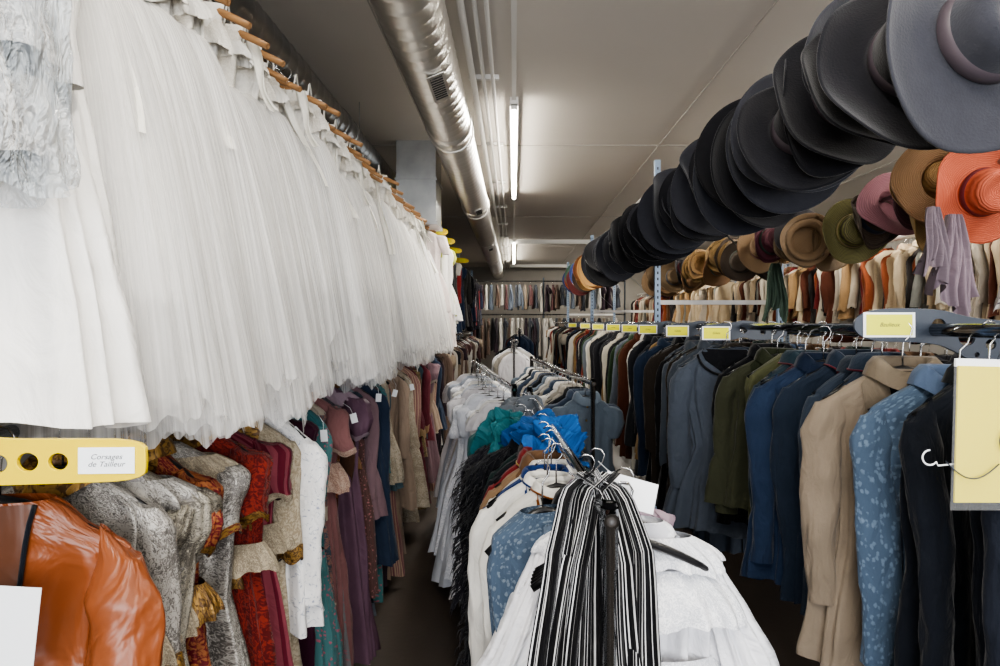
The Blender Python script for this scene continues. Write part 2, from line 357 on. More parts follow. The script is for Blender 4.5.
mb=MB(); mb.box((-.89,5.65,Z(1.27)),(.36,.4,.76),STEEL); mb.box((-.89,5.65,Z(.9)),(.39,.43,.03),STEEL); mb.box((-.89,5.65,Z(1.3)),(.385,.425,.02),STEEL); mb.obj('galvanised_duct_drop')
mb=MB()
for xx,rr in((-.2,.012),(-.14,.012),(-.27,.02)): mb.tube([(xx,.3,Z(1.6)),(xx,17.8,Z(1.6))],rr,WHT,8)
for yy in np.arange(1,17,1.5): mb.box((-.2,yy,Z(1.63)),(.2,.03,.03),WHT)
mb.obj('ceiling_conduit')
TUBE=emis('fluorescent_tube','#fff8ea',78)
def lamp_line(x,segs,power,name='fluorescent_light'):
    for (a,c) in segs:
        mb=MB(); L_=c-a; mb.box((0,0,-.03),(.06,L_,.06),WHT)
        for q in(-L_/2+.01,L_/2-.01): mb.box((0,q,-.07),(.05,.02,.04),WHT)
        mb.tube([(0,-L_/2+.02,-.085),(0,L_/2-.02,-.085)],.016,TUBE,10)
        o=mb.obj(name,(x,(a+c)/2,Z(CH)))
        ld=bpy.data.lights.new('tube_light','AREA'); ld.shape='RECTANGLE'; ld.size=.1; ld.size_y=L_; ld.energy=power*L_; ld.color=(1,.95,.87)
        lo=bpy.data.objects.new('tube_light',ld); bpy.context.collection.objects.link(lo); lo.parent=o; lo.location=(0,0,-.12)
lamp_line(.0,[(-1.5,.9),(4.4,7.6),(11.8,16.)],24)
lamp_line(2.75,[(-1,2.5),(3.5,6.5),(8,12.5),(14,17)],16)
mb=MB(); mb.box((0,7.4,Z(CH)-.012),(.03,20.5,.024),WHT)
mb.obj('lighting_trunking')
ld=bpy.data.lights.new('window_daylight','AREA'); ld.shape='RECTANGLE'; ld.size=5.6; ld.size_y=2.1; ld.energy=390; ld.color=(.97,.98,1)
lo=bpy.data.objects.new('window_daylight',ld); bpy.context.collection.objects.link(lo); lo.location=(1.,Y0-.2,2.); lo.rotation_euler=(math.radians(95),0,0)
w=bpy.data.worlds.new('World'); bpy.context.scene.world=w; w.use_nodes=True
w.node_tree.nodes['Background'].inputs[0].default_value=(.75,.85,1,1); w.node_tree.nodes['Background'].inputs[1].default_value=1.0
try: bpy.context.scene.view_settings.look='AgX - Medium High Contrast'
except Exception as e: print('look',e)
# ------------------------------------------------------------------ rack structure
def rail(name,x,z,y0,y1,r=.016,m=CHROME):
    mb=MB(); mb.tube([(x,y0,Z(z)),(x,(y0+y1)/2,Z(z)),(x,y1,Z(z))],r,m,14); return mb.obj(name)
rail('upper_clothes_rail',-1.,1.05,.7,14.5); rail('lower_clothes_rail',-1.,-.22,.7,14.5)
rail('clothes_rail',1.05,-.02,.9,16); rail('hat_rail',.9,.6,1.1,10.5,.012,STEEL)
rail('hat_rail',2.0,.66,2.1,9,.012,STEEL); rail('clothes_rail',3.3,.72,2.5,16,.02,WHT); rail('clothes_rail',2.1,-.08,1.9,12)
def post(mb,x,y,top,m=DSTEEL,s=.045):
    mb.box((x,y,Z(top)/2),(s,s*.8,Z(top)),m)
    for zz in np.arange(1.0,Z(top)-.03,.05): mb.box((x,y-s*.4-.0008,zz),(.012,.002,.022),G)
    mb.box((x,y,.01),(.1,.1,.02),m)
def frame(name,x0,x1,y,top,bars):
    mb=MB(); post(mb,x0,y,top); post(mb,x1,y,top)
    for zz in bars: mb.box(((x0+x1)/2,y,Z(zz)),(abs(x1-x0),.025,.035),WHT)
    mb.tube([(x0,y+.01,Z(top)-.1),(x1,y+.01,Z(top)-1.0)],.006,STEEL,6)
    mb.obj(name)
frame('rack_frame',1.17,2.17,4.9,1.32,[.16,-.5,1.2]); frame('rack_frame',1.17,2.17,9.0,1.3,[.16,1.2]); frame('rack_frame',1.17,2.17,13,1.3,[.16,1.2])
frame('rack_frame',1.22,2.17,.55,1.32,[.9]); 
frame('rack_frame',-1.9,-1.02,.62,1.25,[1.0,-.27]); frame('rack_frame',-1.9,-1.02,6.3,1.25,[1.0,-.27]); frame('rack_frame',-1.9,-1.02,11.,1.25,[1.0,-.27]); frame('rack_frame',-1.9,-1.02,14.5,1.25,[1.0,-.27])
frame('rack_frame',3.34,4.1,3.,1.0,[.75]); frame('rack_frame',3.34,4.1,9.,1.0,[.75]);frame('rack_frame',3.34,4.1,15.,1.0,[.75])
mb=MB()
for yy in(.55,4.9,9.):
    mb.box((1.05,yy,Z(.6)),(.36,.03,.03),DSTEEL); mb.box((1.11,yy,Z(-.02)),(.14,.03,.03),DSTEEL); mb.box((2.07,yy,Z(.66)),(.2,.03,.03),DSTEEL)
mb.obj('rail_bracket')
mb=MB(); mb.tube([(1.2,4.9,Z(1.15)),(1.2,13,Z(1.15))],.016,WHT,8); mb.tube([(2.15,.55,Z(1.15)),(2.15,13,Z(1.15))],.016,WHT,8); mb.tube([(3.0,2.,Z(.86)),(3.0,14,Z(.86))],.03,WHT,8); mb.obj('rack_top_pipe')
# ------------------------------------------------------------------ tulle skirts
TW=tulle('tulle_white','#f6f5f3',1,.3); TS=tulle('tulle_sheer','#faf9f7',.36,.45)
COT=fab('#eeebe4',bump=.3,rough=.8); SAT=fab('#f1eee4',rough=.45,bump=.25); LCW=fab('#e9e5dc','lace','#cfcac0',bump=.3)
def tutu_mesh(seed,L=1.2,hw=.37):
    rng=np.random.default_rng(seed); mb=MB()
    def lay(r0w,r0d,r1w,r1d,s0,s1,A,m,na=170,nr=26,hem=.03,pw=1.):
        a=np.linspace(0,2*pi,na,endpoint=False)[None,:]; t=np.linspace(0,1,nr)[:,None]
        ks=np.array([3,5,8,13,21,34,47]); ph=rng.uniform(0,6.28,7); am=np.array([1.7,1.4,.8,.5,.3,.25,.2]); tw=rng.uniform(-2.2,2.2,7)
        f=sum(am[i]*np.sin(ks[i]*a+ph[i]+tw[i]*t) for i in range(7))*A*(t**.6)
        w=r0w+(r1w-r0w)*t**pw+f; d=r0d+(r1d-r0d)*t**pw+f*.9
        z=-(s0+(s1-s0)*t)-hem*t*(np.sin(2*a+ph[0])*.5+.35*np.sin(7*a+ph[1])+.25*np.sin(17*a+ph[2])+.2*np.sin(31*a+ph[3]))
        mb.grid(np.stack([w*np.cos(a),d*np.sin(a),z+0*a],-1),m,True,us=1.6,vs=1.1,uo=rng.uniform(0,4))
    q=rng.uniform(.27,.36)
    lay(.15,.028,.115,.05,.12,q,.006,LCW if seed%2 else COT,90,14,.015)
    ruffle(mb,.14,.03,-.165,.175,.055,-.17-rng.uniform(.04,.09),19,.006,COT if seed%2 else LCW,rng)
    lay(.115,.055,hw*.8,.12,q-.02,L-.22,.009,TW,pw=.6)
    lay(.115,.055,hw*.86,.125,q-.02,L-.12,.010,TS,pw=.6,hem=.06)
    lay(.12,.06,hw*1.04,.18,q-.03,L,.012,TS,pw=.56,hem=.05)
    lay(.12,.06,hw*.98,.155,q-.03,L-.04,.011,TS,pw=.58,hem=.06)
    lay(.12,.06,hw*.92,.14,q-.03,L-.02,.011,TS,pw=.6,hem=.05)
    lay(.12,.062,.124,.068,q-.03,q+.02,.001,SAT,60,3,0)
    for sd in(-1,1):
        mb.tube([(sd*.1,-.03,-.13),(sd*.105,-.02,-.06),(sd*.1,.0,-.045),(sd*.1,.03,-.13)],.003,SAT,6)
        if rng.random()<.45:
            xx=sd*rng.uniform(.08,.15); l2=rng.uniform(.2,.7); t=np.linspace(0,1,18); wd=rng.uniform(.006,.022); ph=rng.uniform(0,6)
            P=np.stack([np.stack([xx+.12*sd*t**1.1+.02*np.sin(5*t+ph)*t+o*(1+.5*np.sin(5*t+ph)),-.07-.1*t+.012*np.sin(o*250+3*t),-.14-l2*t],-1) for o in np.linspace(-wd,wd,7)],1); mb.grid(P,SAT)
    hanger(mb,WOOD,.225,True)
    return mb
Ls=[1.22,1.3,1.26,1.19,1.33,1.24,1.29]
variants=[tutu_mesh(i,L=Ls[i]).obj('white_tulle_skirt',(-1,1.24+i*.13,Z(1.05))) for i in range(7)]
rng=np.random.default_rng(3); y=1.24+7*.13; k=0
while y<5.9:
    v=variants[k%7]; o=bpy.data.objects.new('white_tulle_skirt',v.data); bpy.context.collection.objects.link(o)
    o.location=(-1+rng.uniform(-.04,.04),y,Z(1.05)); o.rotation_euler=(0,rng.uniform(-.03,.03),rng.uniform(-.2,.2)+(pi if rng.random()<.5 else 0)); o.scale=(rng.uniform(.92,1.08),1,rng.uniform(.94,1.05))
    y+=rng.uniform(.1,.18); k+=3
M=mats(fab('#f0eeea',bump=.35,rough=.7),SAT,COT,hanger_=WOOD,wood=True)
put('white_cotton_dress',M,-1.0,1.05,1.0,rz=.1,L=1.13,sw=.2,waist=.17,hemw=.34,hemd=.11,folds=.022,nf=9,sleeves='none',front='scoop',collar=False,res=2)
put('white_cotton_dress',M,-.97,1.05,1.12,rz=-.1,L=.95,sw=.2,waist=.16,hemw=.24,hemd=.09,folds=.02,nf=8,sleeves='long',sl=.5,front='button',collar=False,res=1.8)
PLA=bpy.data.materials.new('clear_plastic'); PLA.use_nodes=True; nt=PLA.node_tree; pb=nt.nodes['Principled BSDF']
pb.inputs['Base Color'].default_value=(.62,.68,.72,1); pb.inputs['Roughness'].default_value=.08; pb.inputs['Alpha'].default_value=.36
_n=nt.nodes.new('ShaderNodeTexNoise'); _n.inputs['Scale'].default_value=14; _n.inputs['Detail'].default_value=3; _n.inputs['Distortion'].default_value=1.5
_b=nt.nodes.new('ShaderNodeBump'); _b.inputs['Strength'].default_value=1.; _b.inputs['Distance'].default_value=.06; nt.links.new(_n.outputs['Fac'],_b.inputs['Height']); nt.links.new(_b.outputs[0],pb.inputs['Normal'])
PLF=base('clear_sleeve','#f2f4f5',.08); PLF.node_tree.nodes['Principled BSDF'].inputs['Alpha'].default_value=.05
LACEW=fab('#7f7c79','lace','#d0ccc6',bump=.5,scale=.6)
mb=MB(); rg=np.random.default_rng(5)
garment(mb,rg,mats(LACEW,LACEW,COT,hanger_=WOOD,wood=True),L=.72,sw=.19,hemw=.21,depth=.05,hemd=.06,folds=.02,sleeves='short',front='button',collar=False,res=1.4)
for i in range(4): ruffle(mb,.19,.05,-.25-.15*i,.225,.08,-.37-.15*i,15,.008,LACEW,rg)
a=np.linspace(0,2*pi,90,endpoint=False)[None,:]; t=np.linspace(0,1,50)[:,None]; WP=wrinkler(rg,14,6,6,50)
w=np.interp(t,[0,.03,.15,1],[.03,.12,.245,.26]); d=np.interp(t,[0,.05,1],[.02,.07,.1]); f=(.03*WP(a,t)+.008*np.sin(13*a-t*9))*np.clip(t*5,0,1)
mb.grid(np.stack([(w+f)*np.cos(a),(d+f)*np.sin(a),-.07-.79*t+.015*t*np.sin(5*a)],-1),PLA,True,us=1,vs=1)
mb.obj('plastic_covered_lace_costume',(-.9,.84,Z(1.05)),(0,0,.15))
# ------------------------------------------------------------------ left, lower rail
F=fab
gold='#8c6c36'; LX=-1.; LZ=-.22
SILV=F('#66625e','lace','#b9b5ae',rough=.4,scale=.8); GOLDB=F(gold,'brocade','#4e361c',rough=.4,scale=1.2)
put('orange_satin_jacket',mats(F('#824524',rough=.34,bump=.45),F('#161a22'),F('#57301b',rough=.4)),-.96,LZ,1.12,rz=.12,seed=4,sc=1.16,L=.85,sw=.215,waist=.2,hemw=.25,depth=.06,folds=.022,front='openv',res=2.2,arm_r=.062,sl=.62,collar=False,wide_neck=.02,wr_=1.7)
def rf(m,tiers=((.19,.05,-.3,.23,.07,-.38),)):
    def f(mb,rng):
        for q in tiers: ruffle(mb,*q,17,.007,m,rng)
    return f
LACET=F('#a89d88','lace','#786e5f',rough=.5)
near_l=[('silver_lace_costume',SILV,GOLDB,'long',.8),('silver_lace_costume',F('#a09a8c','lace','#5c5750',rough=.4),SILV,'puff',.9),('silver_lace_costume',F('#5c574f','lace','#a49e8e',rough=.4),GOLDB,'puff',.9),
('red_brocade_dress',F('#5c1e24','brocade','#8a5636',rough=.5),GOLDB,'puff',1.1),('silver_lace_costume',SILV,F('#5b1e28','brocade',gold),'short',1.),('crimson_dress',F('#62222e',rough=.5),GOLDB,'puff',1.15),
('red_folk_dress',F('#74281f','brocade','#4c1616'),GOLDB,'puff',1.1),('burgundy_dress',F('#3a1420','hstripe','#160d10',scale=.5,thr=.6),F('#6a2238','brocade',gold),'short',1.1),('rose_dress',F('#7d3e48','multistripe','#5a1c2a',scale=.6),LACET,'puff',1.15),
('cream_dress',F('#a39986','brocade','#887c68'),GOLDB,'long',1.2)]
y=1.29
for i,(n,a_,b_,s_,l_) in enumerate(near_l):
    put(n,mats(a_,b_,F('#2a1a1c')),LX+.03+.035*math.sin(i*2.3),LZ-.012*(i%3),y,rz=.28*math.sin(i*1.7),ry=.04*math.sin(i*2.9),seed=50+i,L=l_,sw=.2,hemw=.25,hemd=.09,folds=.026,nf=10,sleeves=s_,cuff=True,front='bodice' if i%2 else 'button',collar=i%3==0,hb=True,res=1.6,sl=.42,
        extra=rf(b_ if i%2 else LACET,((.15,.04,-.13,.215,.07,-.19),) if i%3==1 else ((.2,.05,-.42,.245,.09,-.50),)))
    y+=.08
put('white_paisley_blouse',mats(F('#dfdedd','brocade','#9ba1b0',rough=.5,thr=.63),F('#dcdad8'),F('#b9b7b4')),LX+.11,LZ,2.13,rz=-.4,seed=9,L=.72,sw=.21,hemw=.25,hemd=.1,folds=.024,arm_r=.078,front='button',res=1.9,sl=.6,wr_=1.4)
near2=[('purple_velvet_dress',F('#3c172c',rough=.6),F('#622a41')),('turquoise_floral_dress',F('#456c6e','floral','#a4586b'),F('#305a5f')),('pale_blue_silk_dress',F('#85929a',rough=.45),F('#6d7985')),
('patchwork_coat',F('#8a665e','brocade','#404c56'),F('#aca294')),('dusty_pink_dress',F('#805a5a'),F('#b8a294','lace','#8a6e62')),('grey_floral_dress',F('#6a686a','floral','#8c5862'),F('#46424a')),('rust_skirt_costume',F('#653627','floral','#9a7c53'),F('#4a2619')),
('mauve_dress',F('#664d5d',rough=.5),F('#988590')),('brown_dress',F('#4a3328'),F('#74563c')),('slate_dress',F('#3b4551'),F('#747d89'))]
y=2.27
for i,(n,a_,b_) in enumerate(near2):
    put(n,mats(a_,b_),LX+.05*math.sin(i*1.9),LZ,y,rz=.3*math.sin(i*2.1+1),ry=.04*math.sin(i*3.3),seed=80+i,L=[1.3,1.25,1.35,1.1,1.3][i%5],sw=.2,hemw=.26,hemd=.09,folds=.028,nf=11,sleeves=['puff','long','puff','long','short'][i%5],cuff=True,front='bodice' if i%2 else 'button',collar=i%2==0,hb=i%3==0,res=1.3,sl=.5,
        extra=rf(b_,((.15,.04,-.13,.21,.07,-.2),) if i%2 else ((.18,.05,-.40,.235,.08,-.52),)))
    y+=.1
pal_l=[(F('#886f76'),F('#bfb4a4')),(F('#5f4644','floral','#a06f6f'),),(F('#6f5044'),F('#a89580')),(F('#45363f'),),(F('#84585a','multistripe','#af9783'),),(F('#9f8c7c'),),(F('#4f636c'),F('#99a3a5')),(F('#3a2d2a'),),(F('#733842'),F('#a88d6c')),(F('#b6b8ba'),),(F('#2e3a4e'),),(F('#6b5f4c','brocade','#95805a'),),(F('#c2b7a5','lace','#988c7a'),),(F('#4a7a7c','floral','#b06a78'),)]
massrow('costume_row',LX,LZ,3.25,6.2,.08,pal_l,11,.9,jx=.06,L=lambda r:r.uniform(.7,1.35),hemw=.26,folds=.028)
pal_ld=[(F('#a7a29a'),),(F('#c3c0ba'),),(F('#65554c'),),(F('#232328'),),(F('#332830'),),(F('#7c6f60'),),(F('#503737'),)]
massrow('costume_row',LX,LZ,6.4,14,.12,pal_ld,12,.45,L=lambda r:r.uniform(1.0,1.3))
massrow('white_dress_row',LX+.05,1.02,6.05,7.3,.1,[(F('#e8e6e2'),F('#d6cfc4')),(F('#dcd6d6','lace','#f2f0ee'),),(F('#b3b858','floral','#3a67a8'),F('#2f56a0')),(F('#e9dcd8'),)],13,.7,L=lambda r:r.uniform(.8,1.25),hemw=.3,folds=.03)
massrow('dark_costume_row',LX,1.02,7.4,14,.11,[(F('#1d1d22'),),(F('#26242c'),),(F('#31302f'),),(F('#7a2a2a'),),(F('#1f2a3f'),),(F('#a8a39b'),)],14,.45,L=lambda r:r.uniform(.9,1.1))
rail_=MB()
for zz in(.2,1.1): rail_.tube([(-1.4,16.2,Z(zz)),(3,16.2,Z(zz))],.016,CHROME,10)
for xx in(-1.4,.8,3.): rail_.tube([(xx,16.25,0),(xx,16.25,Z(1.2))],.02,DSTEEL,8)
rail_.obj('end_clothes_rail')
massrow('costume_row',16.2,.2,-1.3,2.9,.12,pal_ld+[(F('#3c3f46'),),(F('#222226'),)],19,.4,axis='x',L=lambda r:r.uniform(.8,1.2))
massrow('costume_row',16.2,1.1,-1.3,2.9,.12,pal_ld+[(F('#3c3f46'),),(F('#5c6470'),)],29,.4,axis='x',L=lambda r:r.uniform(.55,.75))
# ------------------------------------------------------------------ right main rail
RX=1.06; RZ=-.02
navy=F('#171b24',bump=.3); den=F('#2d3847',bump=.35)
lst=[
('navy_wool_jacket',1.10,mats(navy,F('#0d1018')),.03,.8,'long','lapel'),
('navy_trachten_jacket',1.20,mats(navy,F('#6c3045','floral','#c99aa3',scale=2),BLKFAB,hanger_=WOOD),.03,.86,'long','piping'),
('navy_wool_jacket',1.31,mats(F('#141820'),F('#0e1218')),0,.85,'long','lapel'),
('blue_floral_coat',1.40,mats(F('#46566a','floral','#627489',thr=.56),F('#50607a'),F('#1d2a3a')),-.05,.9,'long','button'),
('beige_linen_coat',1.50,mats(F('#7f7365'),F('#6a6053'),BLKFAB),-.06,.76,'long','lapel'),
('black_jacket',1.60,mats(F('#131418'),BLKFAB),.0,.7,'long','lapel'),
('denim_blue_jacket',1.69,mats(den,F('#5e2030'),BLKFAB),-.01,.72,'long','piping'),
('steel_blue_jacket',1.78,mats(F('#353f4d'),F('#262f3b')),.0,.74,'long','lapel'),
('denim_blue_jacket',1.88,mats(F('#252f3e'),F('#6a2a36')),.0,.78,'long','piping'),
('royal_blue_jacket',1.97,mats(F('#26344c'),F('#172235')),-.02,.74,'long','button'),
('burgundy_waistcoat',2.06,mats(F('#401a27'),F('#5a2a38')),-.03,.6,'none','button'),
('teal_blue_jacket',2.14,mats(F('#25343e'),F('#5f3036')),.01,.74,'long','piping'),
('olive_waistcoat',2.24,mats(F('#4e5039'),F('#2f3222')),-.03,.6,'none','button'),
('olive_jacket',2.33,mats(F('#3a3c2e'),F('#272b1e')),-.02,.6,'long','lapel'),
('black_jacket',2.43,mats(F('#16171a'),BLKFAB),-.02,.7,'long','lapel'),
]
for i,(n,y,M,dx,l_,s_,fr) in enumerate(lst):
    put(n,M,RX+dx+.03*math.sin(i*2.7),RZ-.015*(i%2),y,rz=.32*math.sin(i*1.3),ry=.05*math.sin(i*3.1),seed=200+i,L=l_,sw=[.205,.195,.21][i%3],waist=.185,hemw=.225,folds=.022,sleeves=s_,front=fr,res=1.7,sl=[.6,.56,.63][i%3],hb=False,cuff=False,collar=s_!='none',depth=.04,wr_=1.5)
put('grey_blue_pleated_jacket',mats(F('#4a515c'),BLKFAB,BLKFAB),.92,RZ-.0,2.6,rz=-.4,seed=31,L=.78,sw=.2,waist=.15,hemw=.29,hemd=.1,folds=.028,nf=14,sleeves='long',front='scoop',collar=False,res=1.8,sl=.55,arm_r=.062,wide_neck=.03)
pal_r1=[(F('#1b1d22'),),(F('#3a414c'),),(F('#23272e'),),(F('#17171a'),),(F('#312b26'),),(F('#474e58'),)]
massrow('jacket_row',RX,RZ,2.82,3.9,.09,pal_r1,21,1.1,L=lambda r:r.uniform(.72,.95),sleeves='long',front='lapel',sw=.21)
pal_r2=[(F('#6c563e'),),(F('#ada79a'),),(F('#4b2a1c'),),(F('#1b1d22'),),(F('#6a2a22'),),(F('#2f3f2c'),),(F('#5a6069'),),(F('#c2beb6'),),(F('#7f6642'),),(F('#253145'),),(F('#1f1f23'),),(F('#25272c'),)]
massrow('jacket_row',RX,RZ,4.0,8.6,.1,pal_r2,22,.6,L=lambda r:r.uniform(.75,1.),sleeves='long')
massrow('costume_row',RX,RZ,8.7,15.8,.14,pal_r2,23,.4,L=lambda r:r.uniform(.8,1.1))
massrow('red_costume_row',2.1,-.08,2.2,8,.12,[(F('#6d2a2a'),),(F('#2a2a30'),),(F('#39475e'),),(F('#54402f'),),(F('#7a3a2f'),),(F('#24302c'),)],24,.5,sleeves='long')
pal_up=[(F('#86482e'),),(F('#682626'),),(F('#b6a286'),),(F('#907452'),),(F('#c6bdac'),),(F('#5f4530'),),(F('#75756f'),),(F('#ab9f8d'),),(F('#543024'),),(F('#2f2b2a'),),(F('#c0ae92'),),(F('#a49a8c'),)]
massrow('costume_row',3.3,.72,2.9,8.6,.08,pal_up,25,.6,L=lambda r:r.uniform(.55,.8),sleeves='long',sl=.45)
massrow('costume_row',3.3,.72,9.1,15.8,.14,pal_up,26,.4,L=lambda r:r.uniform(.6,.8))
massrow('dark_costume_row',3.3,-.15,3.1,12,.13,[(F('#2a2a2e'),),(F('#4a3a34'),),(F('#333a45'),),(F('#6a5a4a'),)],27,.4)
# ------------------------------------------------------------------ hats
def hat(mb,felt,band,rb=.2,rc=.085,hc=.11,wave=.02,rng=None,dent=True,n=56,straw=False,curl=.02):
    a=np.linspace(0,2*pi,n,endpoint=False)[None,:]; ph=rng.uniform(0,6.28)
    rm=rc*1.2+(rb-rc*1.2)*.5
    prof=[(0,hc-.01),(rc*.35,hc-.012),(rc*.7,hc),(rc*.88,hc-.008),(rc*.97,hc-.03),(rc*1.02,hc*.5),(rc*1.1,.012),(rc*1.2,.002),(rm*.9,0),(rm*1.1,0),(rb*.9,.002),(rb*.96,.006),(rb,.009),(rb*1.003,.004),(rb*.97,-.001),(rb*.8,-.006),(rm,-.006),(rc*1.3,-.006),(rc*1.05,.004),(rc*.98,hc*.5),(rc*.85,hc-.02),(0,hc-.02)]
    prof=np.array(prof); r=prof[:,0:1]; z=prof[:,1:2]+0*a
    x=r*np.cos(a)*1.0; y=r*np.sin(a)*1.06
    q=np.clip((r-rc*1.2)/(rb-rc*1.2),0,1)
    z=z+q**1.5*(wave*np.sin(2*a+ph)+wave*.5*np.sin(3*a+ph*2)+wave*.25*np.sin(5*a+ph*3)+curl*np.abs(np.cos(a))**2)
    if dent:
        top=np.clip((z-hc*.6)/(hc*.4),0,1); z=z-top*.022*np.exp(-(x/(rc*.35))**2)
    mb.grid(np.stack([x,y,z],-1),felt,True,us=1,vs=.5)
    t=np.array([[rc*1.075,.012],[rc*1.11,.016],[rc*1.05,.042],[rc*1.01,.044]]); P=np.stack([t[:,0:1]*np.cos(a),t[:,0:1]*1.06*np.sin(a),t[:,1:2]+0*a],-1); mb.grid(P,band,True)
FELTS=[noisy('felt_'+c.strip('#'),c,d,30,.95,0,.15,200,spec=.1) for c,d in(('#1a1a1e','#222227'),('#24252c','#2e3037'),('#151518','#1e1e22'),('#2f3036','#393a41'))]
for f_ in FELTS:
    f_.node_tree.nodes['Principled BSDF'].inputs['Sheen Weight'].default_value=.25
BAND=base('hat_band','#4a4248',.45)
rng=np.random.default_rng(17)
def hatobj(name,felt,band,x,y,z,rx,rz,**k):
    mb=MB(); hat(mb,felt,band,rng=rng,**k); return mb.obj(name,(x,y,Z(z)),(rx,0,rz))
y=1.2; i=0
while y<6.5:
    rb=rng.uniform(.165,.215) if i else .215
    hatobj('black_felt_hat',FELTS[int(rng.integers(4))] if i else FELTS[3],BAND,.9+rng.uniform(-.035,.03),y,.6+rng.uniform(-.055,.04),pi/2+rng.uniform(-.45,.1),rng.uniform(-.4,.35) if i else .1,rb=rb,n=64 if y<3 else 32,wave=rng.uniform(.01,.045),curl=rng.uniform(0,.045))
    y+=rng.uniform(.075,.125)*(1 if y<3 else 1.25); i+=1
for c in('#a8814f','#8a5f3a','#b8935c','#6e4527','#9c7747','#3a2d26','#2d3a6a','#c9c2b4','#5d2a2a','#3f5a4a','#8a8378','#a0522d','#3c4a78','#777777'):
    hatobj('brown_felt_hat',noisy('felt_'+c.strip('#'),c,c,30,.9,0,.2,90),BAND,.9+rng.uniform(-.04,.04),y,.6+rng.uniform(-.06,.02),pi/2+rng.uniform(-.4,.1),rng.uniform(-.3,.3),rb=rng.uniform(.16,.2),n=32)
    y+=.19
def strawmat(c,c2):
    m=base('straw_'+c.strip('#'),c,.75); nt=m.node_tree; N=nt.nodes; L=nt.links
    if len(N)>2: return m
    tc=N.new('ShaderNodeTexCoord'); w=N.new('ShaderNodeTexWave'); w.wave_type='RINGS'; w.rings_direction='Z'; w.inputs['Scale'].default_value=42; w.inputs['Distortion'].default_value=2.; L.new(tc.outputs['Object'],w.inputs['Vector'])
    mx=N.new('ShaderNodeMix'); mx.data_type='RGBA'; mx.inputs[6].default_value=lin(c); mx.inputs[7].default_value=lin(c2); L.new(w.outputs['Fac'],mx.inputs[0]); L.new(mx.outputs[2],N['Principled BSDF'].inputs['Base Color'])
    bp=N.new('ShaderNodeBump'); bp.inputs['Strength'].default_value=.5; bp.inputs['Distance'].default_value=.005; L.new(w.outputs['Fac'],bp.inputs['Height']); L.new(bp.outputs[0],N['Principled BSDF'].inputs['Normal']); return m
cols=[('#b4563a','#94442c','orange_straw_hat'),('#7d5f3f','#6b4d32','straw_hat'),('#8d6d42','#785a33','straw_hat'),('#8f7446','#7a5f37','straw_hat'),('#4a2230','#3c1a25','maroon_hat'),('#9a6c76','#84565f','pink_straw_hat'),('#4f4236','#3b3029','brown_straw_hat'),('#7f7c46','#3f362f','striped_straw_hat'),('#5d2a38','#4a1f2c','crimson_hat'),('#987f62','#7d6449','straw_hat'),('#6e5a40','#574632','straw_hat'),('#3c3a3e','#2c2a2e','grey_hat')]
y=2.5; k=0
while y<8.6:
    c,c2,nm=cols[k] if k<12 else cols[[1,2,3,6,8,9,10,11,4,10][int(rng.integers(10))]]
    op=rng.random()<.35
    big=.2 if k<4 else rng.uniform(.14,.19)
    hatobj(nm,strawmat(c,c2),base('ribbon_%d'%(k%5),['#5c2530','#2e3a4a','#b0a078','#3a4a40','#1c1c20'][k%5],.5),(2.06 if k==0 else 2.0)+rng.uniform(-.14,.1),y,(.6 if k==0 else .56)+rng.uniform(-.09,.08),pi/2*(1 if not op else -1)+rng.uniform(-.5,.35),rng.uniform(-.6,.6),rb=big,n=48,wave=rng.uniform(.015,.045),curl=rng.uniform(0,.05),dent=False,hc=rng.uniform(.09,.13))
    y+=rng.uniform(.1,.19); k+=1
def hangcloth(name,x,y,z,w0,w1,L_,m,seed=0,rz=0,nf=5,A=.03):
    mb=MB(); rg=np.random.default_rng(seed); t=np.linspace(0,1,24)[:,None]; u=np.linspace(-1,1,60)[None,:]
    w=w0+(w1-w0)*t**.7; p=rg.uniform(0,6,4)
    P=np.stack([w*u+.02*np.sin(t*5+p[0])*t,A*cusp(u*nf*2.3+p[1]+t*2)*(.3+t*.6)+A*.4*cusp(u*nf*5.3+p[2]-t),-L_*t*(1+.15*np.sin(u*3+p[0])+.05*np.sin(u*9+p[3]))],-1)
    mb.grid(P,m,us=w1*2,vs=L_); return mb.obj(name,(x,y,Z(z)),(0,0,rz))
hangcloth('lavender_chiffon_scarf',1.72,2.35,.42,.03,.11,.34,F('#867780',rough=.7),3,.2)
hangcloth('lavender_chiffon_scarf',1.60,2.30,.44,.02,.08,.25,F('#786c74',rough=.7),13,.4)
hangcloth('polka_dot_scarf',1.95,2.3,.4,.04,.09,.36,F('#b9b6b0','floral','#45404a',scale=1.3),4)
hangcloth('green_chiffon_scarf',2.0,4.6,.45,.03,.1,.4,F('#4a5a4e'),5)
# ------------------------------------------------------------------ divider boards + labels
def plate(name,outline,holes,m,loc,rot,th=.003):
    cu=bpy.data.curves.new(name,'CURVE'); cu.dimensions='2D'; cu.fill_mode='BOTH'; cu.extrude=th; cu.bevel_depth=.0008
    def spl(pts):
        s=cu.splines.new('POLY'); s.points.add(len(pts)-1); s.use_cyclic_u=True
        for p,q in zip(s.points,pts): p.co=(q[0],q[1],0,1)
    spl(outline)
    for (hx,hz,hr) in holes: spl([(hx+hr*math.cos(t),hz+hr*math.sin(t)) for t in np.linspace(0,2*pi,28,endpoint=False)])
    tmp=bpy.data.objects.new('tmp',cu); bpy.context.collection.objects.link(tmp); bpy.context.view_layer.update()
    me=bpy.data.meshes.new_from_object(tmp); bpy.data.objects.remove(tmp); me.materials.clear(); me.materials.append(m)
    o=bpy.data.objects.new(name,me); bpy.context.collection.objects.link(o); o.location=loc; o.rotation_euler=(pi/2+rot[0],rot[1],rot[2]); return o
